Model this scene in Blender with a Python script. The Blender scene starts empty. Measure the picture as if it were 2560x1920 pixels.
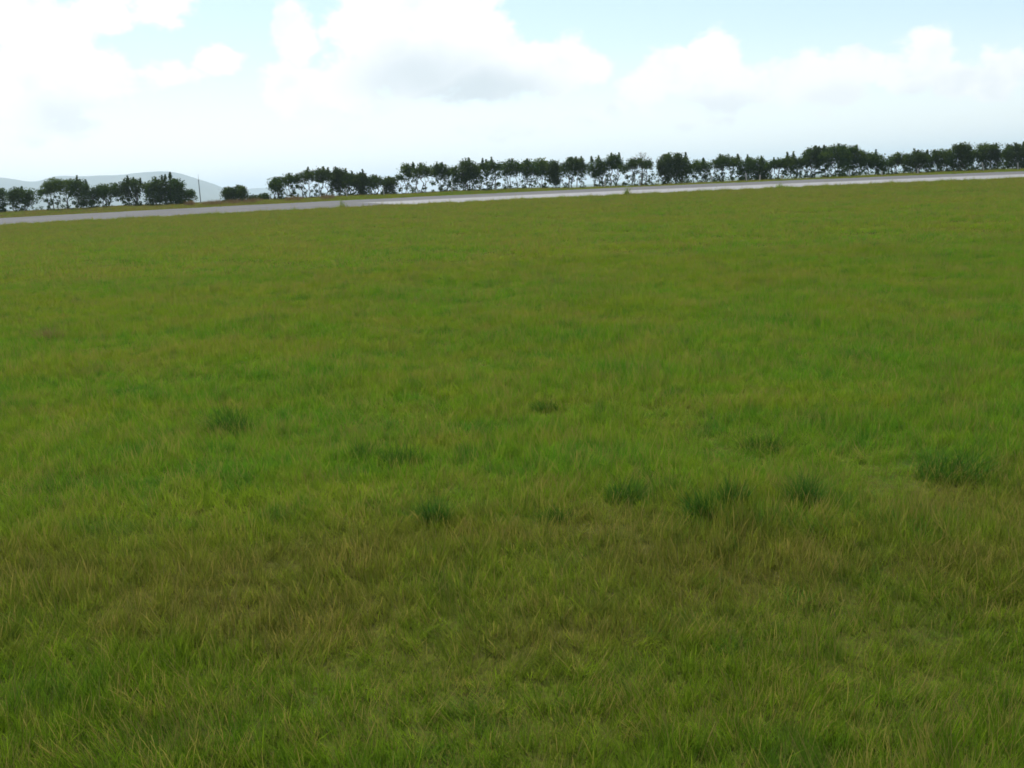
import bpy, bmesh, math, random
import numpy as np
from mathutils import Vector, Matrix

random.seed(7)
RNG = np.random.default_rng(11)
scene = bpy.context.scene
COL = scene.collection

# ------------------------------------------------------------------ camera
F_PX = 2637.0                     # focal length in pixels of the 2560 px wide photograph
CAM = Vector((0.0, 0.0, 4.0))     # a window seat a good way above the grass
PITCH = math.atan(494.0 / F_PX)
ROLL = math.atan(0.046)
_f = Vector((0, math.cos(PITCH), -math.sin(PITCH)))
_u0 = Vector((0, math.sin(PITCH), math.cos(PITCH)))
_X = Vector((1, 0, 0))
_r = _X * math.cos(ROLL) - _u0 * math.sin(ROLL)
_u = _X * math.sin(ROLL) + _u0 * math.cos(ROLL)
cam_data = bpy.data.cameras.new('camera')
cam_data.sensor_width = 36.0
cam_data.lens = F_PX / 2560.0 * 36.0
cam_data.clip_start = 0.1
cam_data.clip_end = 60000.0
cam = bpy.data.objects.new('camera', cam_data)
COL.objects.link(cam)
cam.matrix_world = Matrix(((_r.x, _u.x, -_f.x, CAM.x), (_r.y, _u.y, -_f.y, CAM.y),
                           (_r.z, _u.z, -_f.z, CAM.z), (0, 0, 0, 1)))
scene.camera = cam


def ray(x, y):
    return (_f + _r * ((x - 1280.0) / F_PX) + _u * ((960.0 - y) / F_PX))


def at(x, y, Y):
    d = ray(x, y)
    return CAM + d * (Y / d.y)


# ------------------------------------------------------------------ world, sun, exposure
SUN_EL, SUN_AZ = math.radians(62), math.radians(-25)    # azimuth from +Y (view direction), negative = left
EXPOSURE = 0.45
SKY_STRENGTH = 0.12
world = bpy.data.worlds.new('World')
scene.world = world
world.use_nodes = True
world.cycles.sampling_method = 'MANUAL'
world.cycles.sample_map_resolution = 512
WT = world.node_tree
WT.nodes.clear()


def nd(t, typ, **kw):
    n = t.nodes.new(typ)
    for k, v in kw.items():
        setattr(n, k, v)
    return n


def mth(t, op, a, b=None, c=None, clamp=False):
    n = nd(t, 'ShaderNodeMath', operation=op, use_clamp=clamp)
    for i, v in enumerate((a, b, c)):
        if v is None:
            continue
        if isinstance(v, (int, float)):
            n.inputs[i].default_value = v
        else:
            t.links.new(v, n.inputs[i])
    return n.outputs[0]


def vmth(t, op, a, b=None, out=0):
    n = nd(t, 'ShaderNodeVectorMath', operation=op)
    for i, v in enumerate((a, b)):
        if v is None:
            continue
        if isinstance(v, (tuple, list, Vector)):
            n.inputs[i].default_value = v
        else:
            t.links.new(v, n.inputs[i])
    return n.outputs[out]


def maprange(t, v, a, b, c=0.0, d=1.0, smooth=True):
    n = nd(t, 'ShaderNodeMapRange', interpolation_type='SMOOTHSTEP' if smooth else 'LINEAR')
    t.links.new(v, n.inputs['Value'])
    for k, x in (('From Min', a), ('From Max', b), ('To Min', c), ('To Max', d)):
        n.inputs[k].default_value = x
    return n.outputs['Result']


def mix(t, fac, a, b):
    n = nd(t, 'ShaderNodeMix', data_type='RGBA')
    for sock, v in ((n.inputs[0], fac), (n.inputs[6], a), (n.inputs[7], b)):
        if isinstance(v, (int, float)):
            sock.default_value = v
        elif isinstance(v, (tuple, list)):
            sock.default_value = tuple(v) + ((1.0,) if len(v) == 3 else ())
        else:
            t.links.new(v, sock)
    return n.outputs[2]


def noise(t, vec, scale, detail=4.0, rough=0.55, dist=0.0):
    n = nd(t, 'ShaderNodeTexNoise')
    n.inputs['Scale'].default_value = scale
    n.inputs['Detail'].default_value = detail
    n.inputs['Roughness'].default_value = rough
    n.inputs['Distortion'].default_value = dist
    t.links.new(vec, n.inputs['Vector'])
    return n.outputs['Fac']


# cloud field: cumulus heaps at the bearings where they stand, and scattered cumulus round the rest of the sky
def ang(x, y):
    d = ray(x, y).normalized()
    return math.atan2(d.x, d.y), math.asin(d.z)


PXR = 1.0 / F_PX
CLOUDS = [  # photo x, y, half width, half height (pixels), weight
    (960, 70, 150, 130, 1.25), (1120, 20, 130, 90, 1.25), (1040, 150, 190, 110, 1.2), (1230, 180, 170, 90, 1.1),
    (1400, 165, 130, 85, 1.1), (1180, 110, 130, 110, 1.15), (880, 210, 160, 90, 1.0), (735, 90, 65, 110, 1.05), (730, 215, 110, 90, 1.0),
    (130, 90, 120, 110, 1.15), (255, 30, 110, 70, 1.0), (10, 20, 80, 90, 1.0), (60, 210, 170, 110, 1.15), (230, 190, 120, 90, 1.05),
    (390, 20, 110, 60, 0.9), (545, 152, 85, 38, 1.0), (430, 185, 110, 50, 0.85), (120, 320, 190, 50, 0.8),
    (1785, 135, 70, 65, 1.2), (1690, 185, 110, 65, 1.15), (1610, 220, 80, 60, 1.0), (1830, 215, 150, 70, 1.0),
    (2010, 180, 100, 55, 1.05), (2130, 165, 90, 50, 1.15), (2060, 235, 150, 60, 0.9),
    (2320, 125, 70, 65, 1.15), (2280, 185, 90, 60, 1.1), (2400, 200, 100, 55, 1.0), (2505, 165, 60, 50, 1.15),
    (2480, 215, 100, 40, 0.9), (1500, 290, 170, 45, 0.7), (1250, 330, 190, 42, 0.7), (820, 330, 210, 42, 0.65), (1750, 310, 170, 36, 0.6),
    (2420, 340, 130, 32, 0.5),
]
cg = bpy.data.node_groups.new('cloud_field', 'ShaderNodeTree')
cg.interface.new_socket('Angles', in_out='INPUT', socket_type='NodeSocketVector')
cg.interface.new_socket('Field', in_out='OUTPUT', socket_type='NodeSocketFloat')
cg.interface.new_socket('Body', in_out='OUTPUT', socket_type='NodeSocketFloat')
gi = nd(cg, 'NodeGroupInput')
go = nd(cg, 'NodeGroupOutput')
A = gi.outputs[0]
wn = nd(cg, 'ShaderNodeTexNoise')
wn.inputs['Scale'].default_value = 26.0
wn.inputs['Detail'].default_value = 3.0
cg.links.new(vmth(cg, 'MULTIPLY', A, (1.0, 1.25, 1.0)), wn.inputs['Vector'])
warp = vmth(cg, 'MULTIPLY', vmth(cg, 'SUBTRACT', wn.outputs['Color'], (0.5, 0.5, 0.5)), (0.028, 0.020, 0.0))
AW = vmth(cg, 'ADD', A, warp)
acc = None
for (cx, cy, hw, hh, wgt) in CLOUDS:
    a_, e_ = ang(cx, cy)
    q = vmth(cg, 'MULTIPLY', vmth(cg, 'SUBTRACT', AW, (a_, e_, 0)), (1.12 / (hw * PXR), 1.12 / (hh * PXR), 0))
    L = vmth(cg, 'LENGTH', q, out=1)
    v = maprange(cg, L, 0.0, 1.9, wgt, 0.0)
    acc = v if acc is None else mth(cg, 'MAXIMUM', acc, v)
fb = noise(cg, vmth(cg, 'MULTIPLY', A, (1.0, 1.35, 1.0)), 34.0, 7.0, 0.58)
fb_big = noise(cg, vmth(cg, 'MULTIPLY', A, (1.0, 2.0, 1.0)), 6.5, 3.0, 0.5)
# away from the listed heaps the same kind of cumulus goes on, thinning towards the zenith
sep = nd(cg, 'ShaderNodeSeparateXYZ')
cg.links.new(A, sep.inputs[0])
az0 = maprange(cg, mth(cg, 'ABSOLUTE', sep.outputs[0]), 0.50, 0.62)
el0 = maprange(cg, sep.outputs[1], 0.19, 0.26)
outside = mth(cg, 'MAXIMUM', az0, el0)
general = mth(cg, 'MULTIPLY', maprange(cg, fb_big, 0.46, 0.68, 0.0, 1.15), outside)
acc = mth(cg, 'MAXIMUM', acc, general)
field = mth(cg, 'ADD', acc, mth(cg, 'MULTIPLY', mth(cg, 'SUBTRACT', fb, 0.5), 1.15))
cg.links.new(field, go.inputs[0])
fs = noise(cg, vmth(cg, 'MULTIPLY', A, (1.0, 1.6, 1.0)), 17.0, 2.0, 0.5)
cg.links.new(mth(cg, 'ADD', acc, mth(cg, 'MULTIPLY', mth(cg, 'SUBTRACT', fs, 0.5), 0.55)), go.inputs[1])

tc = nd(WT, 'ShaderNodeTexCoord')
sx = nd(WT, 'ShaderNodeSeparateXYZ')
WT.links.new(tc.outputs['Generated'], sx.inputs[0])
az = mth(WT, 'ARCTAN2', sx.outputs[0], sx.outputs[1])
el = mth(WT, 'ARCSINE', sx.outputs[2])
cxyz = nd(WT, 'ShaderNodeCombineXYZ')
WT.links.new(az, cxyz.inputs[0])
WT.links.new(el, cxyz.inputs[1])
angv = cxyz.outputs[0]


def field_at(off):
    g = nd(WT, 'ShaderNodeGroup')
    g.node_tree = cg
    if off:
        WT.links.new(vmth(WT, 'ADD', angv, off), g.inputs[0])
    else:
        WT.links.new(angv, g.inputs[0])
    return g.outputs


F0, B0 = field_at(None)
_, B1 = field_at((-0.006, 0.055, 0.0))
dens = maprange(WT, F0, 0.43, 0.76)
# undersides: below the body of a heap the cloud is thicker towards the light, so it turns grey
base_grey = mth(WT, 'MULTIPLY', maprange(WT, mth(WT, 'SUBTRACT', B1, B0), -0.30, 0.70), maprange(WT, B1, 0.65, 1.15))
base_grey = mth(WT, 'MULTIPLY', base_grey, 0.35)
wn2 = nd(WT, 'ShaderNodeTexNoise')
wn2.inputs['Scale'].default_value = 22.0
wn2.inputs['Detail'].default_value = 5.0
WT.links.new(angv, wn2.inputs['Vector'])
AW2 = vmth(WT, 'ADD', angv, vmth(WT, 'MULTIPLY', vmth(WT, 'SUBTRACT', wn2.outputs['Color'], (0.5, 0.5, 0.5)), (0.05, 0.03, 0.0)))
base_grey = mth(WT, 'MAXIMUM', base_grey, mth(WT, 'MULTIPLY', maprange(WT, wn2.outputs['Fac'], 0.48, 0.72), 0.38))
UNDERSIDES = [(1050, 185, 180, 75, 0.85), (1190, 225, 210, 58, 1.0), (985, 140, 70, 60, 0.55), (1310, 205, 90, 40, 0.5), (170, 295, 120, 55, 0.6), (500, 300, 130, 45, 0.4),
              (1800, 262, 130, 40, 0.5), (2080, 240, 90, 35, 0.35), (2290, 235, 80, 28, 0.4)]
for (cx, cy_, hw, hh, wgt) in UNDERSIDES:
    a_, e_ = ang(cx, cy_)
    L = vmth(WT, 'LENGTH', vmth(WT, 'MULTIPLY', vmth(WT, 'SUBTRACT', AW2, (a_, e_, 0)), (1 / (hw * PXR), 1 / (hh * PXR), 0)), out=1)
    base_grey = mth(WT, 'MAXIMUM', base_grey, maprange(WT, L, 0.1, 1.5, wgt, 0.0))
sky = nd(WT, 'ShaderNodeTexSky', sky_type='NISHITA')
sky.sun_disc = False
sky.sun_elevation = SUN_EL
sky.sun_rotation = SUN_AZ
sky.air_density = 1.0
sky.dust_density = 0.8
sky.ozone_density = 1.0
CLOUD_LIT = (7.0, 7.0, 7.0)
CLOUD_BASE = (4.45, 4.9, 5.1)
cloud_col = mix(WT, base_grey, CLOUD_LIT, CLOUD_BASE)
veil = maprange(WT, el, 0.0, 0.13, 0.7, 0.05)
skyc = mix(WT, veil, sky.outputs[0], (7.3, 7.65, 7.9))
allsky = mix(WT, mth(WT, 'MULTIPLY', dens, 0.93), skyc, cloud_col)
bg = nd(WT, 'ShaderNodeBackground')
bg.inputs['Strength'].default_value = SKY_STRENGTH
WT.links.new(allsky, bg.inputs['Color'])
wo = nd(WT, 'ShaderNodeOutputWorld')
WT.links.new(bg.outputs[0], wo.inputs['Surface'])

sun_d = bpy.data.lights.new('sun', 'SUN')
sun_d.energy = 4.3
sun_d.angle = math.radians(0.8)
sun_d.color = (1.0, 0.965, 0.91)
sun = bpy.data.objects.new('sun', sun_d)
COL.objects.link(sun)
_s = Vector((math.sin(SUN_AZ) * math.cos(SUN_EL), math.cos(SUN_AZ) * math.cos(SUN_EL), math.sin(SUN_EL)))
sun.rotation_euler = _s.to_track_quat('Z', 'Y').to_euler()
sun.location = (0, 0, 60)

vs = scene.view_settings
vs.view_transform = 'Standard'
vs.look = 'None'
vs.exposure = EXPOSURE
vs.gamma = 1.0
vs.use_curve_mapping = False
scene.render.engine = 'CYCLES'
cy = scene.cycles
cy.use_denoising = True
cy.max_bounces = 4
cy.diffuse_bounces = 2
cy.glossy_bounces = 2
cy.transmission_bounces = 3
cy.transparent_max_bounces = 8
cy.volume_bounces = 2
cy.use_adaptive_sampling = True
cy.adaptive_threshold = 0.02
cy.pixel_filter_type = 'BLACKMAN_HARRIS'
cy.filter_width = 1.7       # a soft small-sensor picture
cy.sample_clamp_indirect = 2.0
cy.sample_clamp_direct = 2.5


# ------------------------------------------------------------------ helpers
def tag(o, label=None, cat=None, group=None, kind=None):
    if label:
        assert 4 <= len(label.split()) <= 16, label
        o['label'] = label
    if cat:
        o['category'] = cat
    if group:
        o['group'] = group
    if kind:
        o['kind'] = kind
    return o


def mesh_obj(name, verts, faces, mat, parent=None, smooth=False, link=True):
    me = bpy.data.meshes.new(name)
    verts = np.asarray(verts, dtype=np.float32)
    me.from_pydata(verts.tolist() if len(verts) < 4 else [], [], [] if len(verts) >= 4 else faces)
    if len(verts) >= 4:
        if isinstance(faces, np.ndarray):
            nf, k = faces.shape
            me.vertices.add(len(verts))
            me.vertices.foreach_set('co', verts.ravel())
            me.loops.add(nf * k)
            me.loops.foreach_set('vertex_index', faces.astype(np.int32).ravel())
            me.polygons.add(nf)
            me.polygons.foreach_set('loop_start', np.arange(0, nf * k, k, dtype=np.int32))
        else:
            me.from_pydata(verts.tolist(), [], faces)
    if smooth:
        me.polygons.foreach_set('use_smooth', np.ones(len(me.polygons), dtype=bool))
    me.update(calc_edges=True)
    me.materials.append(mat)
    o = bpy.data.objects.new(name, me)
    if link:
        COL.objects.link(o)
    if parent is not None:
        o.parent = parent
    return o


def empty(name, loc):
    o = bpy.data.objects.new(name, None)
    o.location = loc
    o.empty_display_size = 0.3
    COL.objects.link(o)
    return o


def sstep(a, b, x):
    t = np.clip((np.asarray(x, dtype=float) - a) / (b - a), 0, 1)
    return t * t * (3 - 2 * t)


# ------------------------------------------------------------------ materials
def new_mat(name):
    m = bpy.data.materials.new(name)
    m.use_nodes = True
    m.node_tree.nodes.clear()
    return m, m.node_tree


def world_pos(t):
    return nd(t, 'ShaderNodeNewGeometry').outputs['Position']


def out_surface(t, shader):
    o = nd(t, 'ShaderNodeOutputMaterial')
    t.links.new(shader, o.inputs['Surface'])


def leaf_shader(t, col, trans=0.35, tcol=None):
    d = nd(t, 'ShaderNodeBsdfDiffuse')
    tr = nd(t, 'ShaderNodeBsdfTranslucent')
    t.links.new(col, d.inputs['Color'])
    # a leaf reflects and transmits about equally; trans scales what comes through
    sc_ = vmth(t, 'MULTIPLY', tcol if tcol is not None else col, (trans, trans, trans * 0.8))
    t.links.new(sc_, tr.inputs['Color'])
    ms = nd(t, 'ShaderNodeAddShader')
    t.links.new(d.outputs[0], ms.inputs[0])
    t.links.new(tr.outputs[0], ms.inputs[1])
    return ms.outputs[0]


def field_tint(t):
    """colour of the sward by place: green, yellowing and brown drifts, longer across the field than deep"""
    P = world_pos(t)
    n1 = noise(t, vmth(t, 'MULTIPLY', P, (0.55, 1.0, 0.0)), 0.16, 4.0, 0.6, 0.6)
    n2 = noise(t, vmth(t, 'MULTIPLY', P, (0.7, 1.0, 0.0)), 0.55, 4.0, 0.6, 0.4)
    n3 = noise(t, vmth(t, 'MULTIPLY', P, (1.0, 1.0, 0.0)), 2.3, 3.0, 0.6, 0.0)
    return n1, n2, n3


GREEN, OLIVE, BROWN, LUSH = (0.072, 0.156, 0.009), (0.114, 0.156, 0.011), (0.112, 0.082, 0.020), (0.050, 0.148, 0.011)


def sward_colour(t):
    n1, n2, n3 = field_tint(t)
    c = mix(t, maprange(t, n1, 0.36, 0.64), GREEN, OLIVE)
    c = mix(t, mth(t, 'MULTIPLY', maprange(t, n2, 0.52, 0.70), 0.65), c, LUSH)
    n4 = noise(t, vmth(t, 'MULTIPLY', world_pos(t), (0.8, 1.0, 0.0)), 1.15, 5.0, 0.68, 0.3)
    c = mix(t, mth(t, 'MULTIPLY', maprange(t, n4, 0.52, 0.66), 0.65), c, (0.135, 0.150, 0.020))
    c = mix(t, mth(t, 'MULTIPLY', maprange(t, n4, 0.48, 0.36), 0.75), c, (0.034, 0.098, 0.014))
    c = mix(t, mth(t, 'MULTIPLY', maprange(t, n3, 0.55, 0.72), 0.55), c, BROWN)
    sp = nd(t, 'ShaderNodeSeparateXYZ')
    t.links.new(world_pos(t), sp.inputs[0])
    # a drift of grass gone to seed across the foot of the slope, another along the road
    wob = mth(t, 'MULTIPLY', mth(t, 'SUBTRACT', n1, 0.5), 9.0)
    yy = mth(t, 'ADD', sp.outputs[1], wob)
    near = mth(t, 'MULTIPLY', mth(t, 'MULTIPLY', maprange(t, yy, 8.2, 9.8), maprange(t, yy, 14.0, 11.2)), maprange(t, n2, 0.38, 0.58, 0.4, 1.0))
    fresh = mth(t, 'MULTIPLY', mth(t, 'MULTIPLY', maprange(t, yy, 12.5, 15.5), maprange(t, yy, 30.0, 20.0)), maprange(t, n2, 0.35, 0.6))
    c = mix(t, mth(t, 'MULTIPLY', fresh, 0.3), c, LUSH)
    foot = maprange(t, yy, 15.0, 8.0)     # sward colour gets darker towards the foot of the slope
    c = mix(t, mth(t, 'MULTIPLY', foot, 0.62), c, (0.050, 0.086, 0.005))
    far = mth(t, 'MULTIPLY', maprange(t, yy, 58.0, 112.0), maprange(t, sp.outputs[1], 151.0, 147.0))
    verge = mth(t, 'MULTIPLY', mth(t, 'MULTIPLY', maprange(t, sp.outputs[1], 145.0, 147.0), maprange(t, sp.outputs[0], -12.0, -40.0, 0.15, 0.7)), maprange(t, n2, 0.35, 0.6, 0.3, 1.0))
    c = mix(t, verge, c, (0.150, 0.108, 0.045))
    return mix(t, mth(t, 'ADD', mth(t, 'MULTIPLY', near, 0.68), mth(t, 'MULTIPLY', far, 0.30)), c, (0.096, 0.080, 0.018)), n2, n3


def make_grass_mat():
    m, t = new_mat('grass_blade')
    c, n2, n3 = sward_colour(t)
    at_ = nd(t, 'ShaderNodeAttribute', attribute_type='GEOMETRY', attribute_name='blade')
    s = nd(t, 'ShaderNodeSeparateColor')
    t.links.new(at_.outputs['Color'], s.inputs[0])
    rnd, straw = s.outputs[0], s.outputs[1]
    c = mix(t, mth(t, 'MULTIPLY', s.outputs[2], 0.75), c, (0.030, 0.096, 0.012))
    c = mix(t, mth(t, 'MULTIPLY', maprange(t, rnd, 0.62, 1.0, smooth=False), 0.8), c, (0.150, 0.215, 0.012))
    c = mix(t, mth(t, 'MULTIPLY', maprange(t, rnd, 0.38, 0.0, smooth=False), 0.7), c, (0.040, 0.078, 0.010))
    c = mix(t, mth(t, 'MULTIPLY', straw, 0.8), c, (0.150, 0.118, 0.034))
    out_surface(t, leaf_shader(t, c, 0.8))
    return m


def make_tussock_mat():
    m, t = new_mat('tussock_blade')
    at_ = nd(t, 'ShaderNodeAttribute', attribute_type='GEOMETRY', attribute_name='blade')
    s = nd(t, 'ShaderNodeSeparateColor')
    t.links.new(at_.outputs['Color'], s.inputs[0])
    c = mix(t, s.outputs[0], (0.028, 0.086, 0.012), (0.056, 0.130, 0.014))
    c = mix(t, mth(t, 'MULTIPLY', s.outputs[1], 0.7), c, (0.12, 0.10, 0.03))
    out_surface(t, leaf_shader(t, c, 0.3))
    return m


def make_dry_mat():
    m, t = new_mat('dry_stalks')
    at_ = nd(t, 'ShaderNodeAttribute', attribute_type='GEOMETRY', attribute_name='blade')
    s = nd(t, 'ShaderNodeSeparateColor')
    t.links.new(at_.outputs['Color'], s.inputs[0])
    c = mix(t, s.outputs[0], (0.15, 0.085, 0.045), (0.22, 0.17, 0.075))
    out_surface(t, leaf_shader(t, c, 0.25))
    return m


def make_ground_mat():
    m, t = new_mat('ground_soil')
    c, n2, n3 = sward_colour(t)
    fine = noise(t, world_pos(t), 14.0, 5.0, 0.65)
    c = mix(t, maprange(t, fine, 0.2, 0.7, 0.25, 0.9), c, (0.040, 0.036, 0.012))
    d = nd(t, 'ShaderNodeBsdfDiffuse')
    t.links.new(c, d.inputs['Color'])
    out_surface(t, d.outputs[0])
    return m


def make_road_mat(name, ca, cb, rough=0.85):
    m, t = new_mat(name)
    P = world_pos(t)
    a = noise(t, vmth(t, 'MULTIPLY', P, (0.12, 1.0, 0.0)), 0.9, 5.0, 0.6)
    b = noise(t, P, 9.0, 4.0, 0.6)
    c = mix(t, maprange(t, a, 0.3, 0.7), ca, cb)
    c = mix(t, mth(t, 'MULTIPLY', maprange(t, b, 0.35, 0.8), 0.3), c, tuple(0.6 * v for v in ca))
    p = nd(t, 'ShaderNodeBsdfPrincipled')
    t.links.new(c, p.inputs['Base Color'])
    p.inputs['Roughness'].default_value = rough
    p.inputs['Specular IOR Level'].default_value = 0.15
    bmp = nd(t, 'ShaderNodeBump')
    bmp.inputs['Strength'].default_value = 0.3
    bmp.inputs['Distance'].default_value = 0.02
    t.links.new(b, bmp.inputs['Height'])
    t.links.new(bmp.outputs[0], p.inputs['Normal'])
    out_surface(t, p.outputs[0])
    return m


def make_leaf_mat(name, ca, cb, tr=0.3):
    m, t = new_mat(name)
    at_ = nd(t, 'ShaderNodeAttribute', attribute_type='GEOMETRY', attribute_name='blade')
    s = nd(t, 'ShaderNodeSeparateColor')
    t.links.new(at_.outputs['Color'], s.inputs[0])
    oi = nd(t, 'ShaderNodeObjectInfo')
    c = mix(t, s.outputs[0], ca, cb)
    c = mix(t, mth(t, 'MULTIPLY', s.outputs[1], 0.75), c, (0.085, 0.125, 0.016))
    c = mix(t, mth(t, 'MULTIPLY', oi.outputs['Random'], 0.3), c, (0.035, 0.032, 0.016))
    out_surface(t, leaf_shader(t, c, tr))
    return m


def make_plain(name, ca, cb, scale=3.0, rough=0.8, metal=0.0):
    m, t = new_mat(name)
    c = mix(t, maprange(t, noise(t, world_pos(t), scale, 4.0, 0.6), 0.3, 0.7), ca, cb)
    p = nd(t, 'ShaderNodeBsdfPrincipled')
    t.links.new(c, p.inputs['Base Color'])
    p.inputs['Roughness'].default_value = rough
    p.inputs['Metallic'].default_value = metal
    out_surface(t, p.outputs[0])
    return m


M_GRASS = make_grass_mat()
M_TUSS = make_tussock_mat()
M_DRY = make_dry_mat()
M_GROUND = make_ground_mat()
M_ROAD = make_road_mat('road_asphalt', (0.080, 0.079, 0.074), (0.122, 0.120, 0.113))
M_SHOULDER = make_road_mat('road_concrete', (0.195, 0.194, 0.186), (0.275, 0.273, 0.262))
M_LEAF = make_leaf_mat('leaf_dark', (0.022, 0.046, 0.011), (0.050, 0.092, 0.014))
M_LEAF_PALE = make_leaf_mat('leaf_feathery', (0.040, 0.062, 0.022), (0.060, 0.085, 0.028))
M_BARK = make_plain('bark', (0.050, 0.040, 0.032), (0.095, 0.080, 0.066), 6.0, 0.9)
M_TWIG = make_plain('grey_twig', (0.10, 0.08, 0.065), (0.15, 0.125, 0.10), 6.0, 0.9)
M_POST = make_plain('weathered_post', (0.30, 0.28, 0.24), (0.42, 0.40, 0.35), 9.0, 0.85)
M_POLE = make_plain('pole_steel', (0.07, 0.075, 0.085), (0.11, 0.115, 0.12), 4.0, 0.6)
M_HILL = make_plain('hill_scrub', (0.035, 0.055, 0.024), (0.075, 0.085, 0.040), 0.004, 0.95)

# ------------------------------------------------------------------ terrain
ROAD_N, ROAD_F = 119.0, 147.0
BANK = 154.5
_bn = [(RNG.uniform(0.05, 0.9), RNG.uniform(0.05, 0.9), RNG.uniform(0, 6.28)) for _ in range(14)]


def zg(x, y):
    x = np.asarray(x, dtype=float)
    y = np.asarray(y, dtype=float)
    xc = np.clip(x, -95, 95)
    zadj = -0.21 * np.minimum((xc / 60.0) ** 2, 1.8) * sstep(40, 115, y)
    z = np.where(y < 15, 0.0, 0.0)
    prof_y = np.array([-500, 8, 15, 30, 60, 100, ROAD_N, ROAD_F, 1e6])
    prof_z = np.array([0.0, 0.0, 0.06, 0.36, 1.03, 1.93, 2.41, 3.13, 3.13])
    z = np.interp(y, prof_y, prof_z) + zadj
    bank = 3.50 - 0.50 * sstep(-10, 25, xc) + 0.05 * np.sin(xc * 0.21 + 1.0) + 0.04 * np.sin(xc * 0.53)
    z = z + (bank - z) * sstep(ROAD_F + 0.5, BANK - 1.5, y)
    z = z + (-14.0 - z) * sstep(164, 320, y)
    b = 0.0
    for kx, ky, ph in _bn:
        b = b + np.sin(kx * x * 1.7 + ky * y * 1.7 + ph)
    fade = sstep(2, 9, y) * (1 - sstep(ROAD_N - 10, ROAD_N - 2, y))
    return z + b * 0.016 * fade


def axis(parts):
    a = np.concatenate(parts)
    return np.unique(np.round(a, 4))


gx = axis([np.arange(-140, 140.1, 2.0), np.array([-14000, -9000, -5000, -2500, -1200, -700, -450, -300, -220, -170]),
           np.array([14000, 9000, 5000, 2500, 1200, 700, 450, 300, 220, 170])])
gy = axis([np.arange(-12, 40, 0.75), np.arange(40, 112, 2.0), np.arange(112, 180, 1.0), np.array([ROAD_N, ROAD_F]),
           np.arange(180, 330, 8.0), np.array([-3000, -900, -300, -100, -40, 420, 600, 900, 1500, 2500, 4000, 6500, 10000, 15000])])
GX, GY = np.meshgrid(gx, gy)
GZ = zg(GX, GY)
nx, ny = len(gx), len(gy)
I = np.arange(nx * ny).reshape(ny, nx)
quads = np.stack([I[:-1, :-1], I[:-1, 1:], I[1:, 1:], I[1:, :-1]], -1).reshape(-1, 4)
ground = mesh_obj('ground', np.stack([GX, GY, GZ], -1).reshape(-1, 3), quads, M_GROUND, smooth=True)
tag(ground, 'green grassy field rising gently to the road', 'field', kind='structure')


def strip(name, ylo, yhi, x0, x1, lift, mat, ny_=16, step=2.0, edge=None):
    xs = np.arange(x0, x1 + 0.01, step)
    t = np.linspace(0, 1, ny_)
    lo = np.array([ylo if edge is None else edge(x) for x in xs])
    X = np.repeat(xs[None], ny_, 0)
    Y = lo[None] + (yhi - lo[None]) * t[:, None]
    Z = zg(X, Y) + lift
    n = len(xs)
    J = np.arange(n * ny_).reshape(ny_, n)
    q = np.stack([J[:-1, :-1], J[:-1, 1:], J[1:, 1:], J[1:, :-1]], -1).reshape(-1, 4)
    return mesh_obj(name, np.stack([X, Y, Z], -1).reshape(-1, 3), q, mat, smooth=True)


road = strip('road', ROAD_N, ROAD_F, -420, 420, 0.035, M_ROAD)
tag(road, 'long grey asphalt road between the field and the tree row', 'road', kind='structure')
_xs = at(850, 505, 120).x


def sh_edge(x):
    w = float(sstep(_xs, _xs + 9, x))
    return ROAD_N + 14.0 - w * (14.1 + 0.5 * math.sin(x * 0.4) + 0.4 * math.sin(x * 1.1))


shoulder = strip('road_shoulder', 0, ROAD_N + 14.6, _xs, 420, 0.055, M_SHOULDER, 8, 1.0, edge=sh_edge)
tag(shoulder, 'pale concrete strip along the field side of the road', 'road edge', kind='structure')


# ------------------------------------------------------------------ distant hills
def hill(name, pts, D, depth, label, seed):
    px = np.array([p[0] for p in pts], float)
    py = np.array([p[1] for p in pts], float)
    s = np.linspace(px[0], px[-1], 260)
    yy = np.interp(s, px, py)
    k = np.ones(9) / 9
    yy = np.convolve(np.pad(yy, 4, mode='edge'), k, mode='valid')
    crest = np.array([at(a, b, D) for a, b in zip(s, yy)])
    H = np.maximum(crest[:, 2] + 14.0, 0.5)
    T = np.linspace(-1, 1, 41)
    rng = np.random.default_rng(seed)
    V = []
    ph = rng.uniform(0, 6.28, 12)
    for t in T:
        prof = max(0.0, 1 - abs(t)) ** 1.25
        rel = np.zeros_like(s)
        for i in range(6):
            rel = rel + np.sin(s * (0.02 + 0.03 * i) + t * (3 + 2 * i) + ph[i]) / (1.5 + i)
        h = H * prof * (1 + 0.16 * rel * abs(t) * 2.0 * (1 - abs(t)))
        scale = (D + t * depth) / D
        V.append(np.stack([crest[:, 0] * scale, np.full_like(s, D + t * depth), -14.6 + h + 0 * t], -1))
    V = np.array(V)
    n = len(s)
    J = np.arange(n * len(T)).reshape(len(T), n)
    q = np.stack([J[:-1, :-1], J[:-1, 1:], J[1:, 1:], J[1:, :-1]], -1).reshape(-1, 4)
    o = mesh_obj(name, V.reshape(-1, 3), q, M_HILL, smooth=True)
    return tag(o, label, 'hill', kind='structure')


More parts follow.
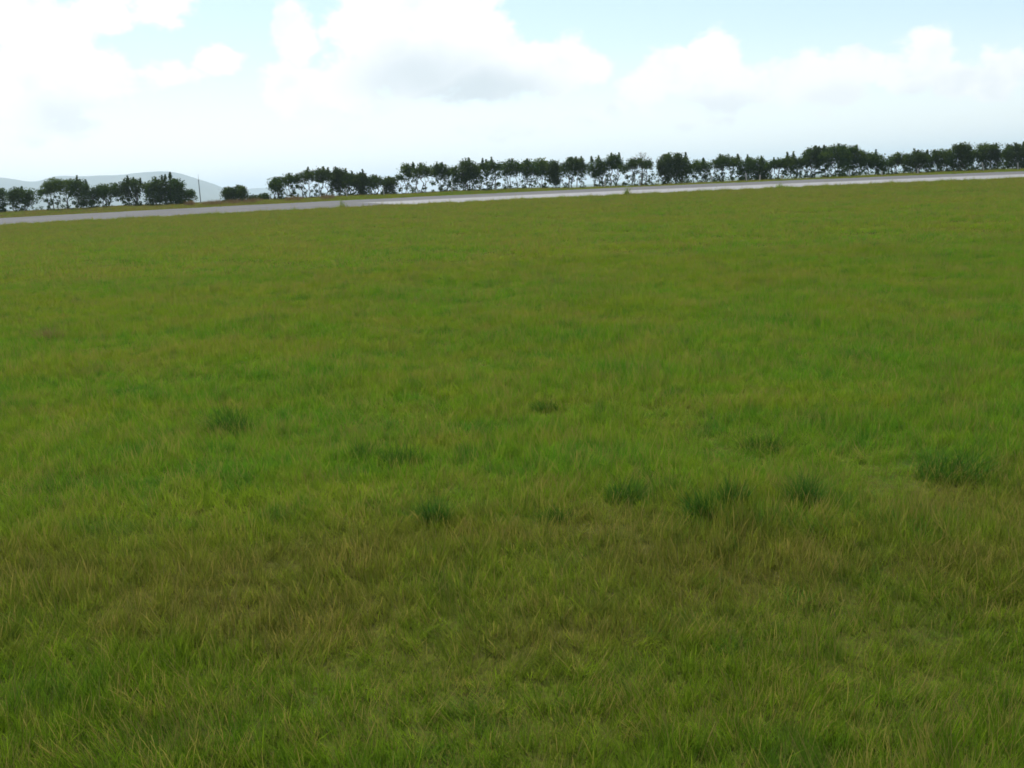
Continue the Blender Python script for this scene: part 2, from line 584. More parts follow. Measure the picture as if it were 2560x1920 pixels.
hill('hill', [(-900, 500), (-600, 470), (-400, 440), (-250, 448), (-120, 438), (0, 443), (35, 447), (75, 456), (105, 452), (128, 441), (145, 438),
              (170, 440), (205, 441), (250, 438), (300, 438), (345, 431), (400, 428), (432, 428), (460, 436), (495, 447),
              (525, 457), (552, 465), (572, 476), (600, 497), (640, 512)], 6500, 1500,
     'hazy blue ridge of hills beyond the trees', 3)
hill('hill', [(480, 512), (540, 488), (600, 474), (640, 470), (700, 470), (780, 476), (860, 484), (960, 488)], 9500, 1200,
     'paler and lower hill fading out past the ridge', 5)


# ------------------------------------------------------------------ grass (geometry nodes, far too many blades to count)
def blade_set(n, R, hmin, hmax, width, lean, rng, straw=0.12, tips=0.0):
    """n tapered bent blades, roots spread over a disc of radius R; returns verts, quads(tri pairs), blade attr"""
    r = R * np.sqrt(rng.random(n))
    a = rng.random(n) * 2 * np.pi
    root = np.stack([r * np.cos(a), r * np.sin(a), np.full(n, -0.02)], -1)
    h = hmin + (hmax - hmin) * rng.random(n) ** 1.3
    is_straw = rng.random(n) < straw
    h = np.where(is_straw, h * 1.35, h)
    la = rng.random(n) * 2 * np.pi
    lm = lean * (0.25 + rng.random(n) ** 1.5 * 1.3)
    lm = np.where(is_straw, lm * 0.45, lm)
    ld = np.stack([np.cos(la), np.sin(la), np.zeros(n)], -1)
    fa = rng.random(n) * 2 * np.pi
    side = np.stack([np.cos(fa), np.sin(fa), np.zeros(n)], -1)
    w = width * (0.6 + 0.8 * rng.random(n))
    w = np.where(is_straw, w * 0.6, w)
    lv = []
    for t, wf in ((0.0, 0.8), (0.4, 1.0), (0.75, 0.65), (1.0, 0.12)):
        c = root + ld * (h * lm * t ** 1.9)[:, None] + np.array([0, 0, 1.0]) * (h * t * (1 - 0.22 * lm * t))[:, None]
        ww = w * wf
        if tips and t >= 0.75:
            ww = np.where(is_straw, w * 1.6 * (1.0 if t < 1 else 0.5), ww)
        lv.append(c - side * (ww / 2)[:, None])
        lv.append(c + side * (ww / 2)[:, None])
    V = np.stack(lv, 1)                       # n,8,3
    base = (np.arange(n) * 8)[:, None, None]
    q = np.array([[0, 1, 3, 2], [2, 3, 5, 4], [4, 5, 7, 6]])[None]
    Fq = (base + q).reshape(-1, 4)
    attr = np.zeros((n, 8, 4), np.float32)
    attr[:, :, 0] = rng.random(n)[:, None]
    attr[:, :, 1] = is_straw[:, None]
    attr[:, :, 3] = 1
    return V.reshape(-1, 3), Fq, attr.reshape(-1, 4)


def set_blade(o, attr):
    a = o.data.color_attributes.new('blade', 'FLOAT_COLOR', 'POINT')
    a.data.foreach_set('color', np.ascontiguousarray(attr, dtype=np.float32).ravel())


patch_col = bpy.data.collections.new('grass_patches')
NEAR_V, FAR_V, FRINGE_V, DARK_V = 14, 10, 8, 6
TILE_N, TILE_F = 0.62, 1.25
rng = np.random.default_rng(23)


def grass_tile(n, size, hmin, hmax, width, lean, straw, nclump):
    """a square of sward: blades gathered in clumps of their own height and lean"""
    V, Q, A_ = blade_set(n, 1.0, hmin, hmax, width, lean, rng, straw=straw, tips=1.0)
    Vb = V.reshape(n, 8, 3)
    rootxy = rng.uniform(-size / 2, size / 2, (n, 2))
    old = (Vb[:, 0, :2] + Vb[:, 1, :2]) / 2
    cc = rng.uniform(-size / 2, size / 2, (nclump, 2))
    cr = rng.uniform(0.45, 1.3, nclump)
    ca = rng.random(nclump)
    cd = rng.normal(0, 1, (nclump, 2)) * 0.45 + np.array([0.12, 0.0])
    d2 = ((rootxy[:, None] - cc[None]) ** 2).sum(-1)
    k = d2.argmin(1)
    # the tallest blades stand in the middle of a clump
    mid = np.exp(-np.sqrt(d2[np.arange(n), k]) / (size / math.sqrt(nclump)) * 1.6)
    hs = (0.66 + 0.65 * cr[k] * mid + 0.25 * rng.random(n))
    zz = Vb[:, :, 2] + 0.02
    Vb[:, :, :2] = (Vb[:, :, :2] - old[:, None]) * np.clip(hs, 0.7, 1.3)[:, None, None] + rootxy[:, None]
    Vb[:, :, 2] = zz * hs[:, None] - 0.03
    Vb[:, :, :2] += cd[k][:, None] * (zz * hs[:, None])[:, :, None] * 0.6
    A_ = A_.reshape(n, 8, 4)
    A_[:, :, 0] = np.clip(0.55 * A_[:, :, 0] + 0.45 * ca[k][:, None], 0, 1)
    return V, Q, A_.reshape(-1, 4)


specs = []
for i in range(NEAR_V):
    specs.append(dict(n=950, size=TILE_N * 1.15, hmin=0.11, hmax=0.19 + 0.025 * (i % 3), width=0.0044, lean=0.45, nclump=20, straw=(0.04, 0.08, 0.18, 0.10, 0.05)[i % 5]))
for i in range(FAR_V):
    specs.append(dict(n=760, size=TILE_F * 1.22, hmin=0.08, hmax=0.22, width=0.012, lean=0.7, nclump=22, straw=(0.10, 0.16, 0.24)[i % 3]))
for i in range(FRINGE_V):
    if i < 4:
        specs.append(dict(n=90, size=0.7, hmin=0.10, hmax=0.34, width=0.014, lean=0.7, nclump=5, straw=0.15))
    else:
        specs.append(dict(n=120, size=0.42, hmin=0.10, hmax=0.29, width=0.0036, lean=0.42, nclump=4, straw=0.3 if i % 2 else 0.1))
for i in range(DARK_V):
    specs.append(dict(n=150 + 40 * (i % 3), size=0.34 + 0.10 * (i % 3), hmin=0.10, hmax=0.24 + 0.04 * (i % 2), width=0.0046, lean=0.6, nclump=3, straw=0.06))
for i, s in enumerate(specs):
    V, Q, at_ = grass_tile(**s)
    if i >= NEAR_V + FAR_V + FRINGE_V:
        at_[:, 2] = 1.0
    o = mesh_obj('grass_patch_%02d' % i, V, Q, M_GRASS, link=False)
    set_blade(o, at_)
    patch_col.objects.link(o)


def tiles(y0, y1, step, lo, hi, xw=0.56, pad=6.0, xlim=None):
    ys = np.arange(y0 + step / 2, y1, step)
    X, Y_ = [], []
    for yv in ys:
        w = xlim or (xw * yv + pad)
        n = int(2 * w / step)
        X.append((np.arange(n) - n / 2 + rng.random()) * step)
        Y_.append(np.full(n, yv))
    x, y = np.concatenate(X), np.concatenate(Y_)
    x = x + rng.normal(0, step * 0.05, len(x))
    y = y + rng.normal(0, step * 0.05, len(x))
    keep = (y < ROAD_N - step * 0.45) | (y > ROAD_F + 0.6)
    x, y = x[keep], y[keep]
    return np.stack([x, y, zg(x, y)], -1), rng.integers(lo, hi, len(x)), rng.uniform(0.85, 1.2, len(x))


def patchy(pos, sc):
    """taller and shorter drifts"""
    x, y = pos[:, 0], pos[:, 1]
    v = np.sin(x * 0.9 + 1.3 * np.sin(y * 0.5)) + np.sin(y * 1.3 + 0.8 * np.sin(x * 0.7 + 2)) + np.sin(x * 2.3 - y * 1.9)
    return sc * (1 + 0.10 * v)


L0, L1, L2, L3 = 0, NEAR_V, NEAR_V + FAR_V, NEAR_V + FAR_V + FRINGE_V
parts = [tiles(4.4, 46, TILE_N, L0, L1), tiles(45.2, ROAD_N - 0.3, TILE_F, L1, L2), tiles(ROAD_F + 0.8, 171, TILE_F, L1, L2, xlim=105)]
# ragged fringe of taller grass leaning over the road's edge
ex = rng.uniform(-75, 75, 1500)
ey = ROAD_N + rng.normal(-0.4, 0.6, 1500) + 0.9 * np.sin(ex * 0.35) * np.sin(ex * 0.11 + 1) + 0.6 * np.sin(ex * 1.3) * np.sin(ex * 0.37)
parts.append((np.stack([ex, ey, zg(ex, ey)], -1), rng.integers(L2, L2 + 4, 1500), rng.uniform(0.5, 1.25, 1500)))
ex = rng.uniform(-100, 100, 900)
ey = ROAD_F + rng.normal(0.3, 0.35, 900) + 0.4 * np.sin(ex * 0.5)
parts.append((np.stack([ex, ey, zg(ex, ey)], -1), rng.integers(L2, L2 + 4, 900), rng.uniform(0.4, 1.1, 900)))
# single tufts standing a little taller than the sward
tx_, idx_ = [], []
for y0_, y1_, d_ in ((4.6, 25, 2.2), (25, 60, 0.8), (60, 116, 0.2)):
    m_ = int(d_ * (0.56 * (y0_ + y1_) + 12) * (y1_ - y0_))
    yy_ = rng.uniform(y0_, y1_, m_)
    xx_ = rng.uniform(-1, 1, m_) * (0.56 * yy_ + 6)
    tx_.append(np.stack([xx_, yy_, zg(xx_, yy_)], -1))
tx_ = np.concatenate(tx_)
parts.append((tx_, np.where(tx_[:, 1] < 60, rng.integers(L2 + 4, L3, len(tx_)), rng.integers(L2, L2 + 4, len(tx_))), rng.uniform(0.45, 0.95, len(tx_))))
# scattered darker tufts, gathered in loose drifts
m_ = 6500
yy_ = 6 + 108 * rng.random(m_) ** 1.1
xx_ = rng.uniform(-1, 1, m_) * (0.56 * yy_ + 6)
dr = np.sin(xx_ * 0.55 + 1.1 * np.sin(yy_ * 0.31)) + np.sin(yy_ * 0.47 + 1.7 * np.sin(xx_ * 0.23 + 1)) + rng.normal(0, 0.5, m_)
kp = dr > 0.9
dk = np.stack([xx_[kp], yy_[kp], zg(xx_[kp], yy_[kp])], -1)
parts.append((dk, rng.integers(L3, L3 + DARK_V, len(dk)), rng.uniform(0.55, 1.0, len(dk))))
P = np.concatenate([p[0] for p in parts])
IDX = np.concatenate([p[1] for p in parts])
SC = patchy(P, np.concatenate([p[2] for p in parts]))
gm = bpy.data.meshes.new('grass')
gm.vertices.add(len(P))
gm.vertices.foreach_set('co', P.astype(np.float32).ravel())
a = gm.attributes.new('idx', 'INT', 'POINT')
a.data.foreach_set('value', IDX.astype(np.int32))
a = gm.attributes.new('scl', 'FLOAT_VECTOR', 'POINT')
SV = np.ones((len(P), 3), np.float32)
SV[:, 2] = SC
a.data.foreach_set('vector', SV.ravel())
a = gm.attributes.new('rot', 'FLOAT_VECTOR', 'POINT')
R_ = np.zeros((len(P), 3), np.float32)
R_[:, 2] = rng.integers(0, 4, len(P)) * (math.pi / 2) + rng.normal(0, 0.06, len(P))
a.data.foreach_set('vector', R_.ravel())
grass = bpy.data.objects.new('grass', gm)
COL.objects.link(grass)
gm.materials.append(M_GRASS)
tag(grass, 'short rough grass covering the whole field and bank', 'grass', kind='stuff')
gt = bpy.data.node_groups.new('grass_scatter', 'GeometryNodeTree')
gt.interface.new_socket('Geometry', in_out='INPUT', socket_type='NodeSocketGeometry')
gt.interface.new_socket('Geometry', in_out='OUTPUT', socket_type='NodeSocketGeometry')
n_in = gt.nodes.new('NodeGroupInput')
n_out = gt.nodes.new('NodeGroupOutput')
ci = gt.nodes.new('GeometryNodeCollectionInfo')
ci.inputs['Collection'].default_value = patch_col
ci.inputs['Separate Children'].default_value = True
ci.inputs['Reset Children'].default_value = True
iop = gt.nodes.new('GeometryNodeInstanceOnPoints')
iop.inputs['Pick Instance'].default_value = True


def named(typ, nm):
    n = gt.nodes.new('GeometryNodeInputNamedAttribute')
    n.data_type = typ
    n.inputs['Name'].default_value = nm
    return n.outputs['Attribute']


gt.links.new(n_in.outputs[0], iop.inputs['Points'])
gt.links.new(ci.outputs[0], iop.inputs['Instance'])
gt.links.new(named('INT', 'idx'), iop.inputs['Instance Index'])
e2r = gt.nodes.new('FunctionNodeEulerToRotation')
gt.links.new(named('FLOAT_VECTOR', 'rot'), e2r.inputs[0])
gt.links.new(e2r.outputs[0], iop.inputs['Rotation'])
gt.links.new(named('FLOAT_VECTOR', 'scl'), iop.inputs['Scale'])
gt.links.new(iop.outputs[0], n_out.inputs[0])
md = grass.modifiers.new('scatter', 'NODES')
md.node_group = gt


# ------------------------------------------------------------------ tussocks in the field
def ground_hit(x, y):
    d = ray(x, y)
    lo, hi = 2.0, 140.0
    for _ in range(50):
        mid = (lo + hi) / 2
        p = CAM + d * (mid / d.y)
        if p.z > float(zg(p.x, p.y)):
            lo = mid
        else:
            hi = mid
    p = CAM + d * (lo / d.y)
    return Vector((p.x, p.y, float(zg(p.x, p.y))))


TUSSOCKS = [  # photo x, foot y, width px, height px, label
    (580, 1085, 105, 62, 'isolated dark green grass tussock on an even stretch of the field'),
    (1830, 1265, 75, 66, 'dark tussock between the compact upright tussock and the one it touches'),
    (1760, 1290, 80, 62, 'dark tussock overlapping its neighbour to form a pair'),
    (2008, 1262, 78, 76, 'compact upright dark green tussock standing apart beside the overlapping pair'),
    (2375, 1200, 130, 72, 'broadest spreading green tussock in the field'),
    (1085, 1308, 90, 66, 'dark green tussock standing alone at the edge of the brownish grass band'),
    (1000, 1165, 120, 55, 'wide low tussock beside a smaller dull one in fresh green grass'),
    (900, 1150, 90, 45, 'small dull tussock beside the wide low one'),
    (1905, 1130, 110, 50, 'flattened mid green tussock between the broadest tussock and the overlapping pair'),
    (1560, 1255, 90, 55, 'loose tussock next to the overlapping pair, towards the small faint tussock'),
    (1390, 1310, 80, 45, 'small faint tussock in the brownish grass, smallest of the nearby tussocks'),
    (130, 850, 60, 28, 'brown withered tussock on the yellowish stretch'),
    (1365, 1030, 60, 32, 'little dark green tussock on the lusher stretch'),
]
for (tx, ty, wpx, hpx, lab) in TUSSOCKS:
    p = ground_hit(tx, ty)
    dist = (p - CAM).length
    R = wpx * dist / F_PX / 2 * 1.2
    h = hpx * dist / F_PX * 1.45
    n = int(rng.uniform(380, 520))
    V, Q, at_ = blade_set(n, R * 0.75, h * 0.3, h * 1.05, 0.0062, 0.5, rng, straw=0.08)
    # blades lean outwards and grow shorter towards the rim
    Vb = V.reshape(n, 8, 3)
    rc = (Vb[:, 0, :2] + Vb[:, 1, :2]) / 2
    rr = np.linalg.norm(rc, axis=1) / (R * 0.75)
    Vb[:, :, 2] *= (1.12 - 0.55 * rr ** 1.5)[:, None]
    Vb[:, :, :2] += rc[:, None] * (Vb[:, :, 2] / h)[:, :, None] * 0.55
    Vb[:, :, 0] *= rng.uniform(0.95, 1.35)
    Vb[:, :, 1] *= rng.uniform(0.75, 1.1)
    Vb[:, :, 0] += Vb[:, :, 2] * rng.uniform(-0.35, 0.35)
    root = empty('grass_tussock', p)
    o = mesh_obj('blades', V, Q, M_DRY if 'withered' in lab else M_TUSS, root)
    set_blade(o, at_)
    tag(root, lab, 'tussock', 'grass tussocks standing in the field')

# weeds on the near edge of the road
WEEDS = [(858, 524, 40, 30, 'bushy green weed growing over the road edge at the start of the pale strip'),
         (1568, 489, 20, 30, 'tall dark weed stalk against the road below the bare twiggy tree'),
         (1951, 473, 26, 22, 'green weed clump on the pale strip of the road edge'),
         (2225, 462, 34, 16, 'low rounded weed bump at the road edge'),
         (2298, 457, 10, 22, 'thin dark stalk standing against the pale strip')]
for (tx, ty, wpx, hpx, lab) in WEEDS:
    p = at(tx, ty, ROAD_N - 0.4)
    p.z = float(zg(p.x, p.y))
    k = ROAD_N / F_PX
    V, Q, at_ = blade_set(16 if wpx < 15 else 150, wpx * k * 0.42, hpx * k * 0.2, hpx * k * 1.0, 0.035, 0.45, rng, straw=0.1)
    Vb = V.reshape(-1, 8, 3)
    rc = (Vb[:, 0, :2] + Vb[:, 1, :2]) / 2
    rr = np.linalg.norm(rc, axis=1) / (wpx * k * 0.42)
    Vb[:, :, 2] *= (1.15 - 0.8 * rr ** 1.3)[:, None]
    root = empty('weed_clump', p)
    o = mesh_obj('stalks', V, Q, M_GRASS, root)
    set_blade(o, at_)
    tag(root, lab, 'weed', 'weeds along the road edge')

# dry brown clumps on the bank
DRY = [(475, 508, 24, 'small dry brown grass mound on the bank by the big round tree'),
       (525, 512, 40, 'reddish brown dry grass mound at the foot of the slender pole'),
       (550, 510, 44, 'rusty dry grass mound between the slender pole and the round shrub'),
       (585, 504, 36, 'straw coloured grass mound in front of the round shrub'),
       (632, 500, 50, 'brown grass mound just past the round shrub'),
       (735, 500, 46, 'brown dry grass mound under the first gappy tree'),
       (820, 500, 40, 'faded brown grass mound under the spiky trees')]
for (tx, ty, wpx, lab) in DRY:
    Yd = ROAD_F + 4.5
    p = at(tx, ty, Yd)
    p.z = float(zg(p.x, p.y))
    k = Yd / F_PX
    V, Q, at_ = blade_set(420, wpx * k * 0.5, 0.25, 0.85, 0.03, 0.6, rng, straw=0.0)
    root = empty('dry_grass_mound', p)
    o = mesh_obj('stalks', V, Q, M_DRY, root)
    set_blade(o, at_)
    tag(root, lab, 'dry grass', 'dry grass mounds on the bank')


# ------------------------------------------------------------------ trees
def tube(path, radii, sides=6):
    path = np.asarray(path, float)
    V, Fq = [], []
    n = len(path)
    for i in range(n):
        d = path[min(i + 1, n - 1)] - path[max(i - 1, 0)]
        d = d / (np.linalg.norm(d) + 1e-9)
        a_ = np.cross(d, [0.31, 0.95, 0.1])
        a_ /= np.linalg.norm(a_) + 1e-9
        b_ = np.cross(d, a_)
        for s in range(sides):
            t = 2 * math.pi * s / sides
            V.append(path[i] + radii[i] * (math.cos(t) * a_ + math.sin(t) * b_))
    for i in range(n - 1):
        for s in range(sides):
            s2 = (s + 1) % sides
            Fq.append([i * sides + s, i * sides + s2, (i + 1) * sides + s2, (i + 1) * sides + s])
    return np.array(V), np.array(Fq)


class Acc:
    def __init__(self):
        self.V, self.F, self.A, self.n = [], [], [], 0

    def add(self, V, Fq, A=None):
        self.V.append(V)
        self.F.append(Fq + self.n)
        if A is not None:
            self.A.append(A)
        self.n += len(V)

    def get(self):
        return np.concatenate(self.V), np.concatenate(self.F), (np.concatenate(self.A) if self.A else None)


def leaf_quads(C, size, rng, tip):
    n = len(C)
    d1 = rng.normal(size=(n, 3))
    d1 /= np.linalg.norm(d1, axis=1)[:, None]
    d2 = np.cross(d1, rng.normal(size=(n, 3)))
    d2 /= np.linalg.norm(d2, axis=1)[:, None]
    s = (size * (0.6 + 0.8 * rng.random(n)))[:, None]
    V = np.stack([C - d1 * s, C + d2 * s * 0.45, C + d1 * s, C - d2 * s * 0.45], 1).reshape(-1, 3)
    Fq = np.arange(n * 4).reshape(-1, 4)
    A = np.zeros((n, 4, 4), np.float32)
    A[:, :, 0] = rng.random(n)[:, None]
    A[:, :, 1] = tip[:, None]
    A[:, :, 3] = 1
    return V, Fq, A.reshape(-1, 4)


def bent(p0, p1, rng, k=6, wob=0.12):
    t = np.linspace(0, 1, k)[:, None]
    L = np.linalg.norm(p1 - p0)
    w = rng.normal(size=(k, 3)) * wob * L * 0.3
    w[0] = w[-1] = 0
    return p0 + (p1 - p0) * t + w


def make_tree(name, xl, xr, top, bot, label, group, spikes=(), fill=0.25, feather=0.0, seed=0, Y=None, green=0.15, stems=None, skew=0.0, dens=1.0):
    rng = np.random.default_rng(1000 + seed)
    if Y is None:
        Y = BANK + rng.uniform(0.0, 4.5)
    k = Y / F_PX
    xm = (xl + xr) / 2
    yb = 525 - 0.046 * xm
    c = at(xm, yb, Y)
    zb = float(zg(c.x, Y)) - 0.05
    base = np.array([c.x, Y, zb])
    w = (xr - xl) / 2 * k
    htop = at(xm, top, Y).z - zb
    hbot = max(0.25, at(xm, bot, Y).z - zb)
    hbot = min(hbot * 0.88, htop - 0.5)
    root = empty(name, base)
    # clump centres in a lumpy dome
    dep = max(0.8, min(w * 0.85, 1.9))
    nb = max(3, int(round(w * 2 / 0.85)))
    cl = []
    lob = []
    for i in range(nb):                          # lobes side by side, each with its own top
        u = -1 + 2 * (i + 0.5) / nb + rng.uniform(-0.12, 0.12)
        ht = htop * (1 - (0.20 * abs(u - skew) ** 2.2)) - rng.uniform(0, 0.08) * htop
        lob.append((u * w * 0.86, rng.uniform(-0.5, 0.5) * dep, ht, rng.uniform(0.75, 1.15)))
    best = max(range(nb), key=lambda j: lob[j][2])
    lob[best] = (lob[best][0], lob[best][1], htop - 0.12, 1.0)
    for (lx, ly, ht, r) in lob:
        lb = hbot + rng.uniform(-0.15, 0.35) * (htop - hbot) * 0.5
        lb = min(lb, ht - 0.5)
        hgt = ht - lb
        rad = max(0.42, 0.62 * w / nb * 2.0) * r
        m = int(hgt * 15 * r * dens) + 8
        for _ in range(m):
            t = rng.random() ** 0.75
            rr = rad * (0.45 + 0.75 * math.sin(math.pi * min(1, 0.15 + 0.8 * t)) ** 0.8) * (1.0 if t < 0.8 else 1.0 - (t - 0.8) * 3)
            a_ = rng.random() * 6.283
            q = math.sqrt(rng.random())
            cl.append((lx + rr * q * math.cos(a_), ly + max(dep * 0.5, rr) * q * math.sin(a_), lb + hgt * t, rng.uniform(0.20, 0.42)))
    for (sx_, sy_) in spikes:                    # upright shoots above the crown
        p = at(sx_, sy_, Y)
        hx, hz = p.x - c.x, p.z - zb
        hz = htop + (hz - htop) * 0.65
        z0 = hz - rng.uniform(0.9, 1.4)
        for j in range(7):
            t = j / 6
            cl.append((hx + (1 - t) * rng.uniform(-0.15, 0.15), rng.uniform(-0.1, 0.1), z0 + (hz - z0) * t, 0.16 * (1 - t) + 0.05))
    ng = int((fill if fill > 0.5 else fill * 0.85) * 24 * w * max(hbot, 0.3))     # twiggy growth below the crown
    for _ in range(ng):
        cl.append((rng.uniform(-w, w) * 0.95, rng.uniform(-1, 1) * dep * 0.7, rng.uniform(0.1, hbot + 0.3), rng.uniform(0.10, 0.24)))
    for _ in range(int(w * 2)):                  # suckers at the foot
        cl.append((rng.uniform(-w, w), rng.uniform(-1, 0.6) * dep * 0.7, abs(rng.normal(0.1, 0.14)), rng.uniform(0.1, 0.2)))
    cl = np.array(cl)
    nl = 28
    C = np.repeat(cl[:, :3], nl, 0) + np.clip(rng.normal(size=(len(cl) * nl, 3)), -1.5, 1.5) * np.repeat(cl[:, 3], nl)[:, None] * np.array([1, 1, 0.8])
    tip = ((C[:, 2] > htop * 0.62) & (np.repeat(rng.random(len(cl)) < green, nl))).astype(float)
    keep = C[:, 2] > 0.02
    C, tip = C[keep], tip[keep]
    V, Q, A_ = leaf_quads(C, 0.125, rng, tip)
    if feather > 0:
        m = int(900 * feather)
        fc = np.stack([rng.normal(0, w * 0.42, m), rng.normal(0, dep * 0.4, m), htop - 0.25 + rng.normal(0, 0.24, m)], -1)
        V2, Q2, A2 = leaf_quads(fc, 0.085, rng, np.full(m, 0.6))
        Q2 = Q2 + len(V)
        V, Q, A_ = np.concatenate([V, V2]), np.concatenate([Q, Q2]), np.concatenate([A_, A2])
    crown = mesh_obj('crown', V, Q, M_LEAF, root)
    set_blade(crown, A_)
    # stems with their limbs, each a part of its own
    ns = stems or max(3, int(round(w * 2.1)))
    for i in range(ns):
        acc = Acc()
        lx, ly, ht, r = lob[int(rng.integers(0, nb))] if ns < nb else lob[i % nb]
        b0 = np.array([lx * rng.uniform(0.2, 0.8), ly * 0.3, -0.15])
        b1 = np.array([lx * rng.uniform(0.8, 1.0), ly * 0.8, hbot + 0.55 * (ht - hbot)])
        pth = bent(b0, b1, rng, 7, 0.2)
        r0 = rng.uniform(0.045, 0.10)
        V1, F1_ = tube(pth, np.linspace(r0, r0 * 0.35, 7))
        acc.add(V1, F1_)
        for _ in range(4):
            j = int(rng.integers(2, 6))
            q0 = pth[j]
            q1 = q0 + np.array([rng.normal(0, 0.55), rng.normal(0, 0.4), rng.uniform(0.3, 1.0)])
            q1[2] = min(q1[2], ht - 0.2)
            V1, F1_ = tube(bent(q0, q1, rng, 4, 0.2), np.linspace(r0 * 0.45, 0.012, 4), 5)
            acc.add(V1, F1_)
        V1, F1_, _ = acc.get()
        mesh_obj('trunk', V1, F1_, M_BARK, root, smooth=True)
    for (sx_, sy_) in spikes:
        p = at(sx_, sy_, Y)
        e = np.array([p.x - c.x, 0, htop + (p.z - zb - htop) * 0.75])
        V1, F1_ = tube(bent(np.array([e[0] * 0.85, 0, hbot + 0.3 * (htop - hbot)]), e, rng, 5, 0.05), np.linspace(0.035, 0.01, 5), 5)
        mesh_obj('shoot', V1, F1_, M_BARK, root, smooth=True)
    tag(root, label, 'tree', group)
    return root


def make_bare_tree(xl, xr, top, label, Y, seed):
    rng = np.random.default_rng(seed)
    xm = (xl + xr) / 2
    c = at(xm, 455, Y)
    zb = float(zg(c.x, Y)) - 0.05
    k = Y / F_PX
    w = (xr - xl) / 2 * k
    htop = at(xm, top, Y).z - zb
    root = empty('bare_tree', (c.x, Y, zb))
    tr, tw = Acc(), Acc()
    fork = np.array([0.1, 0, htop * 0.52])
    V1, F1_ = tube(bent(np.array([0, 0, -0.2]), fork, rng, 6, 0.1), np.linspace(0.11, 0.07, 6))
    tr.add(V1, F1_)
    for i in range(9):
        a_ = -1 + 2 * i / 8 + rng.uniform(-0.1, 0.1)
        e = np.array([a_ * w * 0.8, rng.normal(0, 0.5), htop * (0.93 - 0.14 * a_ * a_) - rng.uniform(0, 0.15)])
        pth = bent(fork, e, rng, 7, 0.12)
        V1, F1_ = tube(pth, np.linspace(0.05, 0.018, 7), 5)
        tr.add(V1, F1_)
        for _ in range(22):
            q0 = pth[int(rng.integers(3, 7))]
            q1 = q0 + np.array([rng.normal(0, 0.32), rng.normal(0, 0.3), rng.uniform(0.05, 0.42)])
            q1[2] = min(q1[2], htop)
            V1, F1_ = tube(bent(q0, q1, rng, 3, 0.2), np.array([0.016, 0.012, 0.007]), 4)
            tw.add(V1, F1_)
    V1, F1_, _ = tr.get()
    mesh_obj('trunk', V1, F1_, M_TWIG, root, smooth=True)
    V1, F1_, _ = tw.get()
    mesh_obj('crown', V1, F1_, M_TWIG, root)
    return tag(root, label, 'tree', 'trees in the row behind the road')


